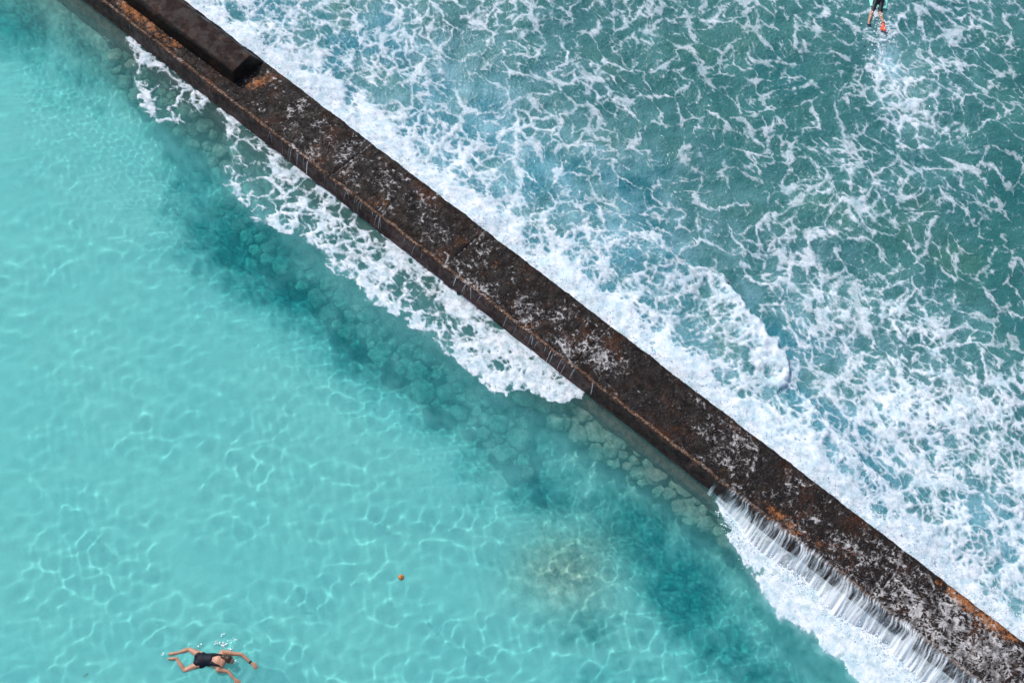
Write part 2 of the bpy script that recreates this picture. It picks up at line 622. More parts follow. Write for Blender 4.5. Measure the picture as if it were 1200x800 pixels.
def push_out(P, grow):
    """rings beyond the detailed sheet, carried far out over the sea"""
    c = at(600, 400, 0)
    out = np.pad(P, ((len(grow), len(grow)), (len(grow), len(grow)), (0, 0)), mode='edge')
    m = len(grow)
    for k, g in enumerate(grow):
        i = m - 1 - k
        sl = [(i, slice(None)), (-1 - i, slice(None)), (slice(None), i), (slice(None), -1 - i)]
        for s_ in sl:
            out[s_] = c + (np.pad(P, ((m, m), (m, m), (0, 0)), mode='edge')[s_] - c) * g
    out[..., 2] = np.pad(P[..., 2], m, mode='edge')
    return out


def waves(x, y, n, kmin, kmax, amp, p, seed, az=None, spread=math.pi):
    r = np.random.RandomState(seed)
    z = 0
    for i in range(n):
        k = kmin * (kmax / kmin) ** r.uniform()
        a = r.uniform(-spread, spread) + (az or 0)
        z = z + amp / k ** p * np.sin(k * (x * math.cos(a) + y * math.sin(a)) + r.uniform(0, 6.28))
    return z


STEP = 1.5
GX, GY = axis(-10, 1210, STEP, 170), axis(-10, 810, STEP, 170)
PX, PY = np.meshgrid(GX, GY)
P0 = at(PX, PY, 0.0)
X0, Y0 = P0[..., 0], P0[..., 1]
UU, VV = wuv(P0)
MID = -WALL_W / 2


def sheet(name, keepmask, z, attrs, mat, grow=(3.0, 40.0)):
    P = P0.copy()
    P[..., 2] = z
    P = push_out(P, grow)
    m = len(grow)
    A = {k: np.pad(v, m, mode='edge') for k, v in attrs.items()}
    km = np.pad(keepmask, m, mode='edge')
    _, vv = wuv(P)
    km = (vv > MID - .12) if name == 'sea' else (vv < MID + .12)
    ny, nx = P.shape[:2]
    kq = km[:-1, :-1] & km[1:, :-1] & km[1:, 1:] & km[:-1, 1:]
    q = gridquads(ny, nx, kq)
    co, q, A = compact(P.reshape(-1, 3), q, A)
    me = mesh(name, co, q, A)
    return link(name, me, mat)


# ---- open sea
msk = VV > MID - .5
D_, k_, hz_, rise_ = (np.zeros(PX.shape) for _ in range(4))
r_ = sea_fields(X0[msk], Y0[msk], PX[msk], PY[msk])
for dst, src in zip((D_, k_, hz_, rise_), r_):
    dst[msk] = src
sd_ = sea_dist(PX, PY)
zs = waves(X0, Y0, 14, .6, 2.2, .030, .6, 5, R(60), .9) + waves(X0, Y0, 30, 2.5, 12, .028, 1.15, 6)
zs = zs + .018 * sstep(-.2, 1.4, k_) + .07 * np.clip(D_ - .6, 0, 1) * (1 + .8 * fbm(X0 * 3, Y0 * 3, 401, 3))
zs = zs + .24 * rise_
tone = np.clip(sstep(190, 60, sd_) * .9 + .5 * fbm(X0 * .3, Y0 * .3, 403, 3), 0, 1)
sea = sheet('sea', msk, zs, {'lace': k_, 'bubbles': hz_, 'tone': tone}, MSEA)
tag(sea, kind='structure')

# ---- calm pool
msk = VV < MID + .5
Dp, kp, hp = (np.zeros(PX.shape) for _ in range(3))
kp -= 2
r_ = pool_fields(X0[msk], Y0[msk], PX[msk], PY[msk])
for dst, src in zip((Dp, kp, hp), r_):
    dst[msk] = src
calm = sstep(250, 600, PX * .2 + PY * .8)
patch = np.clip(.62 + 1.1 * fbm(X0 * .4, Y0 * .4, 411, 4), .12, 1.25)
zp = (waves(X0, Y0, 40, 7.5, 34, .033, 1.40, 9) + waves(X0, Y0, 24, 6, 24, .029, 1.40, 19, R(100), .8)) * (.60 + .40 * calm) * patch + waves(X0, Y0, 10, 1.5, 5, .008, 1, 12)
zp = zp + waves(X0, Y0, 26, 26, 55, .0012, .3, 14) * sstep(260, 40, sea_dist(PX, PY) * -1 - 60) * .55
swm = np.hypot(PX - 262, PY - 774)
zp = zp + .012 * np.sin(swm / 2.6) * np.exp(-((swm - 34) / 24) ** 2)
zp = zp + .015 * sstep(-.2, 1.2, kp)


# ---- pool bottom
def bed_fields(px, py):
    wl = -(px - 280) * .612 + (py - 127) * .790
    dark = 0
    for (bx, by, rx, ry, dg, a) in [
            (20, 20, 90, 50, 20, .75), (120, 70, 90, 50, 30, .62), (200, 120, 60, 50, 30, .55), (90, 115, 60, 26, 10, .35),
            (235, 225, 45, 80, -25, .55), (280, 290, 90, 55, 40, .80), (345, 345, 90, 42, 40, .72), (420, 410, 80, 45, 35, .62),
            (500, 450, 90, 50, 40, .55), (560, 540, 60, 40, 50, .40), (640, 585, 60, 34, 20, .62), (745, 625, 75, 55, 40, .78),
            (800, 690, 80, 55, 50, .80), (600, 660, 40, 40, 0, .30), (690, 735, 55, 34, 10, .52), (850, 760, 80, 50, 35, .60),
            (900, 800, 80, 40, 35, .6), (640, 740, 30, 26, 0, .3), (560, 590, 30, 22, 0, .3), (330, 230, 60, 50, 30, .6), (700, 800, 70, 30, 0, .35), (850, 730, 190, 100, 38, .42), (620, 520, 150, 60, 36, .42), (170, 90, 150, 60, 25, .45), (740, 800, 120, 60, 10, .30), (700, 600, 130, 70, 30, .42)]:
        dark = np.maximum(dark, a * blob(px, py, bx, by, rx, ry, dg) ** .8)
    dark = np.maximum(dark, .62 * sstep(105, 55, wl) * sstep(-200, 80, px))
    return wl, dark


bx_, by_ = np.meshgrid(axis(-10, 1210, 3.0, 170), axis(-10, 810, 3.0, 170))
wl_, dark_ = bed_fields(bx_, by_)
nb = fbm(bx_ / 26, by_ / 26, 501, 4)
nb2 = fbm(bx_ / 9, by_ / 9, 505, 3)
dk = sstep(.10, .78, dark_ + .30 * nb + .14 * nb2)
dep = 1.75 + .25 * dk - 1.0 * sstep(120, 25, wl_)
B0 = at_bed(bx_, by_, dep)
w1, w2, wid = worley(B0[..., 0] * 2.0, B0[..., 1] * 2.0, 521)
w3, w4, _ = worley(B0[..., 0] * 4.6, B0[..., 1] * 4.6, 523)
rubm = dk * (1 - .3 * sstep(.3, .8, dk))
B0[..., 2] += rubm * (.26 * (1 - w1) + .10 * (1 - w3) + .10 * wid) + .03 * nb + .012 * nb2
crev = dk * np.maximum(sstep(.16, .02, w2 - w1), .7 * sstep(.16, .02, w4 - w3))
warm = 1.15 * np.exp(-(((bx_ - 662) / 58) ** 2 + ((by_ - 664) / 50) ** 2)) * (1 + .9 * nb2 + .5 * nb) + .12 * sstep(50, 28, wl_) * sstep(0, 60, wl_ + 60) \
    + .35 * blob(bx_, by_, 700, 560, 60, 30, 35)
warm = np.clip(warm, 0, 1)
B0 = push_out(B0, (3.0, 40.0))
A_ = {k: np.pad(v, 2, mode='edge') for k, v in {'rock': dk * (1 - .6 * np.clip(warm, 0, 1)), 'warm': warm, 'crevice': crev}.items()}
_, vb = wuv(B0)
kq = (vb < .1)
kq = kq[:-1, :-1] & kq[1:, :-1] & kq[1:, 1:] & kq[:-1, 1:]
co, q, A_ = compact(B0.reshape(-1, 3), gridquads(*B0.shape[:2], kq), A_)
bed = link('seabed', mesh('seabed', co, q, A_), MBED)
tag(bed, kind='structure')

wlP, darkP = bed_fields(PX, PY)
deepP = sstep(.08, .85, darkP + .26 * fbm(PX / 26, PY / 26, 501, 4) + .12 * fbm(PX / 9, PY / 9, 505, 3)) * (1 - .85 * np.exp(-(((PX - 664) / 60) ** 2 + ((PY - 668) / 48) ** 2)))
clearP = np.maximum(sstep(100, 18, wlP) * .88, .62 * np.exp(-(((PX - 662) / 56) ** 2 + ((PY - 664) / 46) ** 2)))
pool = sheet('pool_water', msk, zp, {'lace': kp, 'bubbles': hp, 'deep': deepP * (1 - clearP), 'clear': clearP}, MPOOL)
tag(pool, kind='structure')
pool.cycles.is_caustics_caster = True
pool.cycles.is_caustics_receiver = False


# ------------------------------------------------------------------ boulders under the pool water
def boulder_mesh(seed):
    import bmesh
    bm = bmesh.new()
    bmesh.ops.create_icosphere(bm, subdivisions=4, radius=1)
    co = np.array([v.co[:] for v in bm.verts])
    s = seed * 7.3
    d = 1 + .26 * perlin(co[:, 0] * 1.3 + s, co[:, 1] * 1.3 + co[:, 2] * .9, 601) + .10 * perlin(co[:, 0] * 3 + s, co[:, 2] * 3 + co[:, 1] * 2.1, 602) \
        + .03 * perlin(co[:, 1] * 8 + s, co[:, 2] * 8 + co[:, 0] * 5, 603)
    co = co * d[:, None]
    co = np.sign(co) * np.minimum(np.abs(co), .72 + .25 * np.abs(co))
    for v, c in zip(bm.verts, co):
        v.co = c
    me = bpy.data.meshes.new('boulder')
    bm.to_mesh(me)
    bm.free()
    me.shade_smooth()
    me.materials.append(MBOUL)
    return me


BM = [boulder_mesh(i) for i in range(9)]
spots = []
rb = np.random.RandomState(21)
zones = [  # count, x range, distance from the lip, radius (m), pale, z of the centre, words, group
    (46, (598, 720), (22, 62), (.15, .34), 1.0, -.45, 'pale flat-topped boulder under clear water below the end of the middle foam patch'),
    (44, (715, 850), (22, 56), (.13, .31), .85, -.45, 'pale mossy boulder in the clear shallow strip between the two foam patches'),
    (80, (385, 620), (70, 130), (.13, .33), .60, -.80, 'green-tinged boulder lying deep just outside the middle foam patch'),
    (48, (255, 400), (26, 120), (.13, .31), .50, -.75, 'dim boulder showing through the holes of the lacy foam'),
    (36, (130, 260), (20, 70), (.12, .30), .45, -.55, 'brownish boulder against the wall foot near the small foam wisps'),
]
for cnt, xr, wr, rr, pale, zc, words in zones:
    n_ok = 0
    for _ in range(cnt * 60):
        if n_ok >= cnt:
            break
        x = rb.uniform(*xr)
        wl = rb.uniform(*wr)
        y = (wl + (x - 280) * .612) / .790 + 127
        r = rb.uniform(*rr)
        if any((x - a) ** 2 + (y - b) ** 2 < (33 * (r + c)) ** 2 for a, b, c in spots):
            continue
        spots.append((x, y, r))
        n_ok += 1
        o = bpy.data.objects.new('boulder', BM[rb.randint(9)])
        COL.objects.link(o)
        o.location = at_bed(x, y, -zc + .10 + rb.uniform(-.06, .10))
        o.rotation_euler = (rb.uniform(-.25, .25), rb.uniform(-.25, .25), rb.uniform(0, 6.28))
        o.scale = (r, r * rb.uniform(.75, 1), r * rb.uniform(.42, .62))
        o['pale'] = float(np.clip(pale + rb.uniform(-.25, .25), 0, 1))
        o.cycles.is_caustics_receiver = True
        big = (r - rr[0]) / (rr[1] - rr[0])
        ww = ('small ' if big < .33 else 'medium-sized ' if big < .67 else 'large ') + words
        tag(o, ww, 'boulder', ww.replace('boulder', 'boulders'))

# ------------------------------------------------------------------ the seawall
seawall = empty('seawall', wpt(0, MID, 0))
tag(seawall, 'long dark wet concrete wall dividing white surf from the calm turquoise pool', 'seawall')
bpy.context.view_layer.update()


def local(co, e=seawall):
    return np.asarray(co) - np.array(e.location)


us = np.arange(-11.0, 26.0, .02)
us = np.concatenate([np.linspace(-34, -11.1, 60), us, np.linspace(26.1, 50, 60)])
w = WALL_W
prof = [(.10, -1.6), (.05, -.3), (.02, WALL_H - .10), (.0, WALL_H - .03), (-.03, WALL_H - .004)]
ntop = int((w - .16) / .02)
prof += [(-.03 - (w - .14) * (i + 1) / ntop, WALL_H - .03 * math.sin(math.pi * (i + 1) / ntop)) for i in range(ntop)]
prof += [(-w + .085, WALL_H + .012), (-w + .06, WALL_H + .024), (-w + .03, WALL_H + .022), (-w + .008, WALL_H + .008), (-w - .004, WALL_H - .03)]
nface = 14
prof += [(-w - .008 - .05 * (i + 1) / nface, WALL_H - .03 - (WALL_H + .12) * (i + 1) / nface) for i in range(nface)]
prof += [(-w - .10, -.6), (-w - .12, -1.7)]
prof = np.array(prof)
PU, PV = np.meshgrid(us, prof[:, 0], indexing='ij')
PZ = np.broadcast_to(prof[:, 1], PU.shape).copy()
top = (PV < -.02) & (PV > -w + .09) & (PZ > .3)
rough = fbm(PU * 3, (PV + PZ) * 3, 701, 5)
rough2 = fbm(PU * 14, (PV + PZ) * 14, 711, 3)
PZ2 = PZ + np.where(PZ > .3, .035 * rough + .016 * rough2, 0)
chip = sstep(.25, .6, fbm(PU * 2.6, PU * 0 + 3, 725, 4))
PZ2 = PZ2 - .06 * chip * (PV < -w + .10) * (PZ > .45)
PV2 = PV + np.where(PZ > -.3, .050 * fbm(PU * 1.7, PZ * 2 + PV * .3, 721, 6), 0)
# expansion joints cut across the slab
joints = [wuv(at(x, y, WALL_H))[0] for x, y in ((388, 207), (522, 313), (690, 408), (1148, 748))]
jt = np.zeros(PU.shape)
for ju in joints:
    jt = np.maximum(jt, np.exp(-((PU - ju - .02 * rough - .04 * (PV + w / 2)) / .018) ** 2))
PZ2 = PZ2 - .035 * jt * (PZ > .3)
# wash running over the slab
Q = wpt(PU[..., None], PV[..., None], 0) if False else (W0 * np.array([1, 1, 0]) + PU[..., None] * WU + PV[..., None] * WV)
Q[..., 2] = PZ
qx, qy = topx(Q)
DT = .30 + .0 * qx
for (bx, by, rx, ry, dg, a) in [(375, 165, 55, 26, 35, .20), (470, 230, 80, 26, 37, .10), (560, 330, 70, 18, 37, .10), (640, 380, 70, 20, 37, .16), (705, 420, 36, 22, 20, .26),
                                (770, 490, 60, 26, 37, -.24), (860, 520, 30, 30, 0, .22), (900, 560, 50, 20, 37, -.08), (1000, 650, 70, 30, 37, .12),
                                (1080, 730, 80, 40, 37, .28), (1160, 770, 60, 40, 37, .34), (250, 130, 60, 30, 37, -.16), (310, 95, 30, 20, 37, -.02), (420, 300, 50, 20, 37, -.02)]:
    DT = DT + a * blob(qx, qy, bx, by, rx, ry, dg)
DT = DT - .16 * sstep(-.22, -.04, PV) + .05 * (PU > 14)
cx1, cy1 = swirl(PU * 1.0, PV * 1.0, 2.2, .05, 731, 3)
cx1, cy1 = swirl(cx1, cy1, 6.0, .022, 733, 3)
a1, a2, _ = worley(cx1 * 5.4, cy1 * 4.4, 741)
b1, b2, _ = worley(cx1 * 13, cy1 * 10, 743)
mm = fbm(PU * 1.6, PV * 1.6, 751, 3)
mm2 = fbm(PU * 7, PV * 7, 753, 3)
kw = np.maximum((-.12 + .46 * DT + .24 * mm + .20 * mm2 - (a2 - a1)) / .11, (-.22 + .70 * DT + .25 * mm + .26 * mm2 - (b2 - b1)) / .17)
kw = np.where((PZ > .3), kw, -2)
kw = np.maximum(kw, 1.3 * (jt > .3) * (rough2 + .25) * (PZ > .3))
# the big veins of water at the lower right
for vein in ([(1165, 752), (1172, 765), (1160, 785), (1150, 800)], [(1088, 672), (1095, 690), (1075, 712), (1065, 735)], [(860, 505), (873, 520), (888, 528)], [(655, 400), (667, 420), (672, 433), (664, 446)],
             [(520, 295), (526, 300), (520, 316), (516, 330)], [(1120, 700), (1110, 722), (1092, 745)], [(1060, 640), (1050, 670), (1035, 690)]):
    dv, _, _ = segdist(qx, qy, vein)
    kw = np.maximum(kw, np.where(PZ > .3, 1.1 - (dv / (1.5 + 1.0 * mm)) ** 2 + 1.6 * mm2, -2))
# trickles on the face
fa = (PZ <= WALL_H - .02) & (PV < -w + .02) & (PZ > -.2)
tr_ = perlin(PU * 16, PZ * .6, 761) + .4 * perlin(PU * 40, PZ * 1.2, 763)
ftr = sstep(860, 900, qx) * .55 + .22 * sstep(330, 420, qx) * sstep(700, 670, qx)
kw = np.where(fa, (tr_ - .75 + ftr * 1.3) / .25, kw)
rust = np.zeros(PU.shape)
for (bx, by, rx, ry, dg, a) in [(300, 97, 22, 11, -20, .70), (1130, 706, 44, 11, 38, .78), (1178, 740, 26, 11, 38, .62), (150, 8, 30, 10, 42, .8), (183, 36, 22, 8, 42, .6), (208, 52, 12, 6, 40, .6),
                                (740, 500, 60, 10, 40, .42), (915, 605, 60, 9, 38, .5), (425, 220, 60, 12, 38, .25), (610, 380, 60, 12, 38, .25), (560, 300, 80, 20, 38, .22),
                                (690, 470, 50, 8, 38, .3), (250, 105, 20, 8, 40, .5), (540, 345, 70, 8, 38, .3), (980, 640, 50, 18, 38, .25), (1040, 720, 40, 14, 38, .22)]:
    rust = rust + a * blob(qx, qy, bx, by, rx, ry, dg)
rust = np.where(PZ > .25, rust, rust * .4)
lip = np.where((PV < -w + .10) & (PZ > WALL_H - .02), .80, 0) + .10 * fbm(PU * 2, PV, 771, 3)  # tan lip with a highlight painted along the ridge
pink = np.maximum(sstep(.12, -.05, PZ), .40 * (PZ < WALL_H - .02)) * (PV < -w + .05)  # submerged pinkish tone, plus skylight fill painted into the face's brown
co = W0 * np.array([1, 1, 0]) + PU[..., None] * WU + PV2[..., None] * WV
co[..., 2] = PZ2
nq = gridquads(*PU.shape)
link('wall_body', mesh('wall_body', local(co.reshape(-1, 3)), nq[:, ::-1], {'lace': kw, 'rust': rust, 'lip': lip, 'pink': pink}), MWALL, seawall)

# submerged footing on the pool side
fu = np.concatenate([np.linspace(-34, -13, 30), np.arange(-12.9, 24, .06), np.linspace(24.1, 50, 30)])
fp = np.array([(-w + .02, -.05), (-w - .06, -.14), (-w - .13, -.17), (-w - .21, -.20), (-w - .26, -.28), (-w - .30, -.8), (-w - .32, -1.8)])
FU, FV = np.meshgrid(fu, fp[:, 0], indexing='ij')
FZ = np.broadcast_to(fp[:, 1], FU.shape) + .05 * fbm(FU * 2, FV * 4, 801, 4)
FV = FV + .07 * fbm(FU * 1.2, FZ * 2, 803, 4)
co = W0 * np.array([1, 1, 0]) + FU[..., None] * WU + FV[..., None] * WV
co[..., 2] = FZ
z0 = np.zeros(FU.shape)
link('footing', mesh('footing', local(co.reshape(-1, 3)), gridquads(*FU.shape)[:, ::-1], {'lace': z0 - 2, 'rust': z0, 'lip': z0, 'pink': z0 + 1}), MWALL, seawall)

# raised block
BH = .36
A2, B2 = at(273.5, 83, WALL_H + BH), at(294, 64.5, WALL_H + BH)
a2, b2 = at(275, 97, WALL_H), at(310.5, 71.5, WALL_H)
(uA, vA), (uB, vB), (ua, va), (ub, vb) = (wuv(p) for p in (A2, B2, a2, b2))
vS = wuv(at(208, 30, WALL_H + BH))[1]
nseg, ncr = 420, 16
ring = []
L_ = 24.0
tt = np.linspace(0, 1, nseg) ** 1.0


def blk(v0, z0_, v1, z1, u0, u1, n):
    s_ = np.linspace(0, 1, n)
    return [(u0 + (u1 - u0) * k, v0 + (v1 - v0) * k, z0_ + (z1 - z0_) * k) for k in s_]


zT, zB = WALL_H + BH, WALL_H - .06
cs = blk(va - .03, zB, va - .02, WALL_H + .02, ua, ua, 3)
cs += blk(va - .02, WALL_H + .02, vA - .015, zT - .03, ua, uA + .01, 9)[1:]
cs += [(uA, vA + .005, zT - .006)]
cs += blk(vA + .03, zT, vB - .03, zT, uA, uB, 30)
cs += [(uB, vB - .006, zT - .006)]
cs += blk(vB, zT - .03, vb - .01, zB, uB + .01, ub, 8)
cs = np.array(cs)
ku = np.concatenate([np.linspace(0, 8, 320), np.linspace(8.2, 30, 40)])
GU = cs[None, :, 0] - ku[:, None]
GV = np.broadcast_to(cs[None, :, 1], GU.shape) * 1.0
GZ = np.broadcast_to(cs[None, :, 2], GU.shape) * 1.0
# the pool-side face leans out a little further along the wall
GV = GV - np.where(cs[None, :, 2] < zT - .05, 1, 0) * np.where(cs[None, :, 1] < (vA + vB) / 2, 1, 0) * np.clip(ku[:, None], 0, 3) * .02
rr_ = fbm(GU * 3, GV * 3 + GZ * 2, 811, 5)
GZ = GZ + .014 * rr_ * (cs[None, :, 2] > WALL_H + .1)
GV = GV + .022 * fbm(GU * 2, GZ * 3, 813, 6)
GU = GU + .018 * fbm(GV * 3, GZ * 3, 815, 4)
co = (W0 * np.array([1, 1, 0]) + GU[..., None] * WU + GV[..., None] * WV)
co[..., 2] = GZ
ny_, nx_ = GU.shape
qs = gridquads(ny_, nx_)
# end cap, built as rows from the outline to its own mid-line so it can be rough
base_i = ny_ * nx_
cap = co[0]
cen = cap.mean(0)
rows = [cap]
for f_ in (.85, .7, .5, .3, .12):
    r2 = cen + (cap - cen) * f_
    r2 = r2 + WU * (.03 * fbm(r2[:, :1] * 4, r2[:, 2:3] * 4, 821, 3))
    rows.append(r2)
capco = np.concatenate([r_ for r_ in rows[1:]] + [cen[None]])
allco = np.concatenate([co.reshape(-1, 3), capco])
faces = [tuple(x) for x in qs.tolist()]
prev = list(range(nx_))
for k_i in range(5):
    cur = list(range(base_i + k_i * nx_, base_i + (k_i + 1) * nx_))
    for i in range(nx_):
        j = (i + 1) % nx_
        faces.append((prev[i], prev[j], cur[j], cur[i]))
    prev = cur
ci = base_i + 5 * nx_
for i in range(nx_):
    faces.append((prev[i], prev[(i + 1) % nx_], ci))
me = raw('raised_block', local(allco), faces)
bxp, byp = topx(allco)
for nm, val in (('lace', -1.2 + 1.0 * fbm(allco[:, 0] * 5, allco[:, 1] * 5, 831, 3)), ('rust', .10 * blob(bxp, byp, 235, 50, 40, 12, 40) - .05), ('lip', np.zeros(len(allco))), ('pink', np.where(allco[:, 2] > zT - .05, .07, .0))):  # pink: top painted lighter than the sides, as if lit
    a_ = me.attributes.new(nm, 'FLOAT', 'POINT')
    a_.data.foreach_set('value', np.asarray(val, np.float32))
import bmesh
bm = bmesh.new(); bm.from_mesh(me); bmesh.ops.recalc_face_normals(bm, faces=bm.faces); bm.to_mesh(me); bm.free()
ob = link('raised_block', me, MWALL, seawall)
tag(ob, 'raised dark concrete block with a square broken end')


# ------------------------------------------------------------------ falling water and droplets
def tubes(paths, sides=4):
    V, F = [], []
    for pts, rad in paths:
        pts = np.asarray(pts)
        n = len(pts)
        d = _n(pts[-1] - pts[0])
        s1 = _n(np.cross(d, [0.3, 0.1, 1]))
        s2 = np.cross(d, s1)
        b = len(V)
        for i in range(n):
            for k in range(sides):
                a = 2 * math.pi * k / sides
                V.append(pts[i] + rad[i] * (math.cos(a) * s1 + math.sin(a) * s2))
        for i in range(n - 1):
            for k in range(sides):
                F.append((b + i * sides + k, b + i * sides + (k + 1) % sides, b + (i + 1) * sides + (k + 1) % sides, b + (i + 1) * sides + k))
    return V, F


def fall_paths(n, x0, x1, wide, throw, rs, gap=.0):
    u0, u1 = wuv(at(x0, (x0 - 280) * .776 + 127, WALL_H))[0], wuv(at(x1, (x1 - 280) * .776 + 127, WALL_H))[0]
    out = []
    for i in range(n):
        u = rs.uniform(u0, u1)
        g = perlin(np.array([u * 2.1]), np.array([3.3]), 841)[0]
        if g < gap:
            continue
        edge = min(1, (u - u0) / 1.2 + .25)
        th = throw * rs.uniform(.25, 1.0) * edge * (1 + .9 * float(perlin(np.array([u * 1.1]), np.array([8.8]), 843)[0]))
        r0 = wide * min(3.2, math.exp(rs.normal(-.2, .75)))
        du = rs.normal(0, .07) + throw * .75
        start = rs.uniform(0, .30) ** 1.5 if throw > .15 else 0
        end = rs.uniform(.75, 1.0) if rs.rand() < .5 else rs.uniform(.2, .8)
        pts, rad = [], []
        for k in range(7):
            t = k / 6 * end
            pts.append(wpt(u + du * t, -WALL_W + start * (1 - t) ** 2 - .015 - .045 * t - th * t, WALL_H + .035 - (WALL_H + .03) * t * t))
            rad.append(r0 * (.25 + 1.1 * math.sin(math.pi * min(1, .12 + .8 * k / 6))) * rs.uniform(.7, 1.2))
        out.append((pts, rad))
    return out


rs = np.random.RandomState(31)


def make_sheet_mat():
    t = NT('thin torn sheet of falling water')
    k = t.math('ADD', t.attr('streak'), t.math('MULTIPLY', t.math('SUBTRACT', t.noise(26, 4, .7), .5), .9))
    op = t.smooth(k, -.25, 1.25, .0, .85)
    tr = t.node('ShaderNodeBsdfTransparent', {})
    body = t.pbr(t.mix(t.smooth(k, .2, 1.1), (.40, .46, .50), (.86, .88, .90)), .45, .4)
    return t.done(t.mixs(op, tr, body))


MSHEET = make_sheet_mat()
cu0 = wuv(at(840, 562, WALL_H))[0]
cu = np.arange(cu0, cu0 + 14.5, .012)
ctt = np.linspace(-.35, 1, 30)
SU, ST = np.meshgrid(cu, ctt, indexing='ij')
lead = sstep(cu0, cu0 + 2.2, SU)
thr = (.10 + .30 * lead) * (1 + .55 * perlin(SU * .9, SU * 0 + 5, 841) + .30 * perlin(SU * 3.1, SU * 0 + 2, 842) + .16 * perlin(SU * 11, SU * 0 + 2, 843))
tp = np.clip(ST, 0, 1)
slide = np.clip(-ST, 0, 1)
SVv = -w - .020 - .05 * tp - thr * tp ** 1.3 + slide * .9
SZ = WALL_H + .040 - (WALL_H + .035) * tp ** 1.8 + .004 * perlin(SU * 30, ST * 3, 844)
SUU = SU + .14 * tp * lead + .03 * perlin(SU * 2.2, ST * 2, 845)
fine = .9 * perlin(SU * 19 + .5 * perlin(SU * 3, ST * 2, 846), ST * .9, 847) + .6 * perlin(SU * 46, ST * 1.6, 848) + .35 * perlin(SU * 70, ST * 2.5, 849)
big = perlin(SU * 1.5, ST * .5 + 9, 850)
strk = -.05 + .45 * lead + .5 * perlin(SU * 5, ST * 1.2, 851) + fine * .75 + .6 * big + .65 * sstep(.4, 1, tp) - 1.7 * sstep(.0, .30, slide) + .1 * tp
co = W0 * np.array([1, 1, 0]) + SUU[..., None] * WU + SVv[..., None] * WV
co[..., 2] = SZ
cas = link('water_cascade', mesh('water_cascade', co, gridquads(*SU.shape), {'streak': strk}), MSHEET)
tag(cas, 'torn white sheet of overflow pouring off the wall into the foam at lower right', 'waterfall', kind='stuff')
V, F = tubes(fall_paths(90, 300, 700, .0040, .05, rs, .0), 3)
trk = link('water_trickles', raw('water_trickles', V, F), MSTR)
tag(trk, 'thin trickles running down the wall face above the middle foam patch', 'trickles', kind='stuff')

MDROP = simple('white droplets', (.88, .91, .94), .3, .6, .05)


def droplets(name, pts, rads, label):
    t_ = (1 + 5 ** .5) / 2
    ico = np.array([(-1, t_, 0), (1, t_, 0), (-1, -t_, 0), (1, -t_, 0), (0, -1, t_), (0, 1, t_), (0, -1, -t_), (0, 1, -t_), (t_, 0, -1), (t_, 0, 1), (-t_, 0, -1), (-t_, 0, 1)]) / math.hypot(1, t_)
    icf = np.array([(0, 11, 5), (0, 5, 1), (0, 1, 7), (0, 7, 10), (0, 10, 11), (1, 5, 9), (5, 11, 4), (11, 10, 2), (10, 7, 6), (7, 1, 8),
                    (3, 9, 4), (3, 4, 2), (3, 2, 6), (3, 6, 8), (3, 8, 9), (4, 9, 5), (2, 4, 11), (6, 2, 10), (8, 6, 7), (9, 8, 1)])
    pts, rads = np.asarray(pts), np.asarray(rads)
    co = pts[:, None, :] + ico[None] * rads[:, None, None] * np.array([1, 1, .6])
    f = icf[None] + 12 * np.arange(len(pts))[:, None, None]
    o = link(name, mesh(name, co.reshape(-1, 3), f.reshape(-1, 3)), MDROP)
    return tag(o, label, 'spray', kind='stuff')


pts, rad = [], []
for i in range(1700):                      # spray thrown up along the seaward edge
    x = rs.uniform(230, 1260)
    d = abs(rs.normal(0, 14)) + 1
    y = 72 + (x - 311) * .764 - d / .795
    pts.append(at(x, y, rs.uniform(.06, .45) * math.exp(-d / 30) + .07))
    rad.append(rs.uniform(.006, .020))
droplets('surf_spray', pts, rad, 'white droplets thrown up by surf along the seaward edge of the wall')
pts, rad = [], []
for i in range(1100):
    x = rs.uniform(838, 1240)
    y = (x - 280) * .776 + 127 + 34 + rs.exponential(14) * (1 if rs.rand() < .9 else 2)
    k = polysd(np.array([x]), np.array([y]), FC)[0]
    if k > 4:
        continue
    pts.append(at(x, y, rs.uniform(.02, .16)))
    rad.append(rs.uniform(.006, .018))
droplets('foam_spray', pts, rad, 'droplets bouncing over the foam under the overflow')

# ------------------------------------------------------------------ people
from mathutils import Vector, Matrix


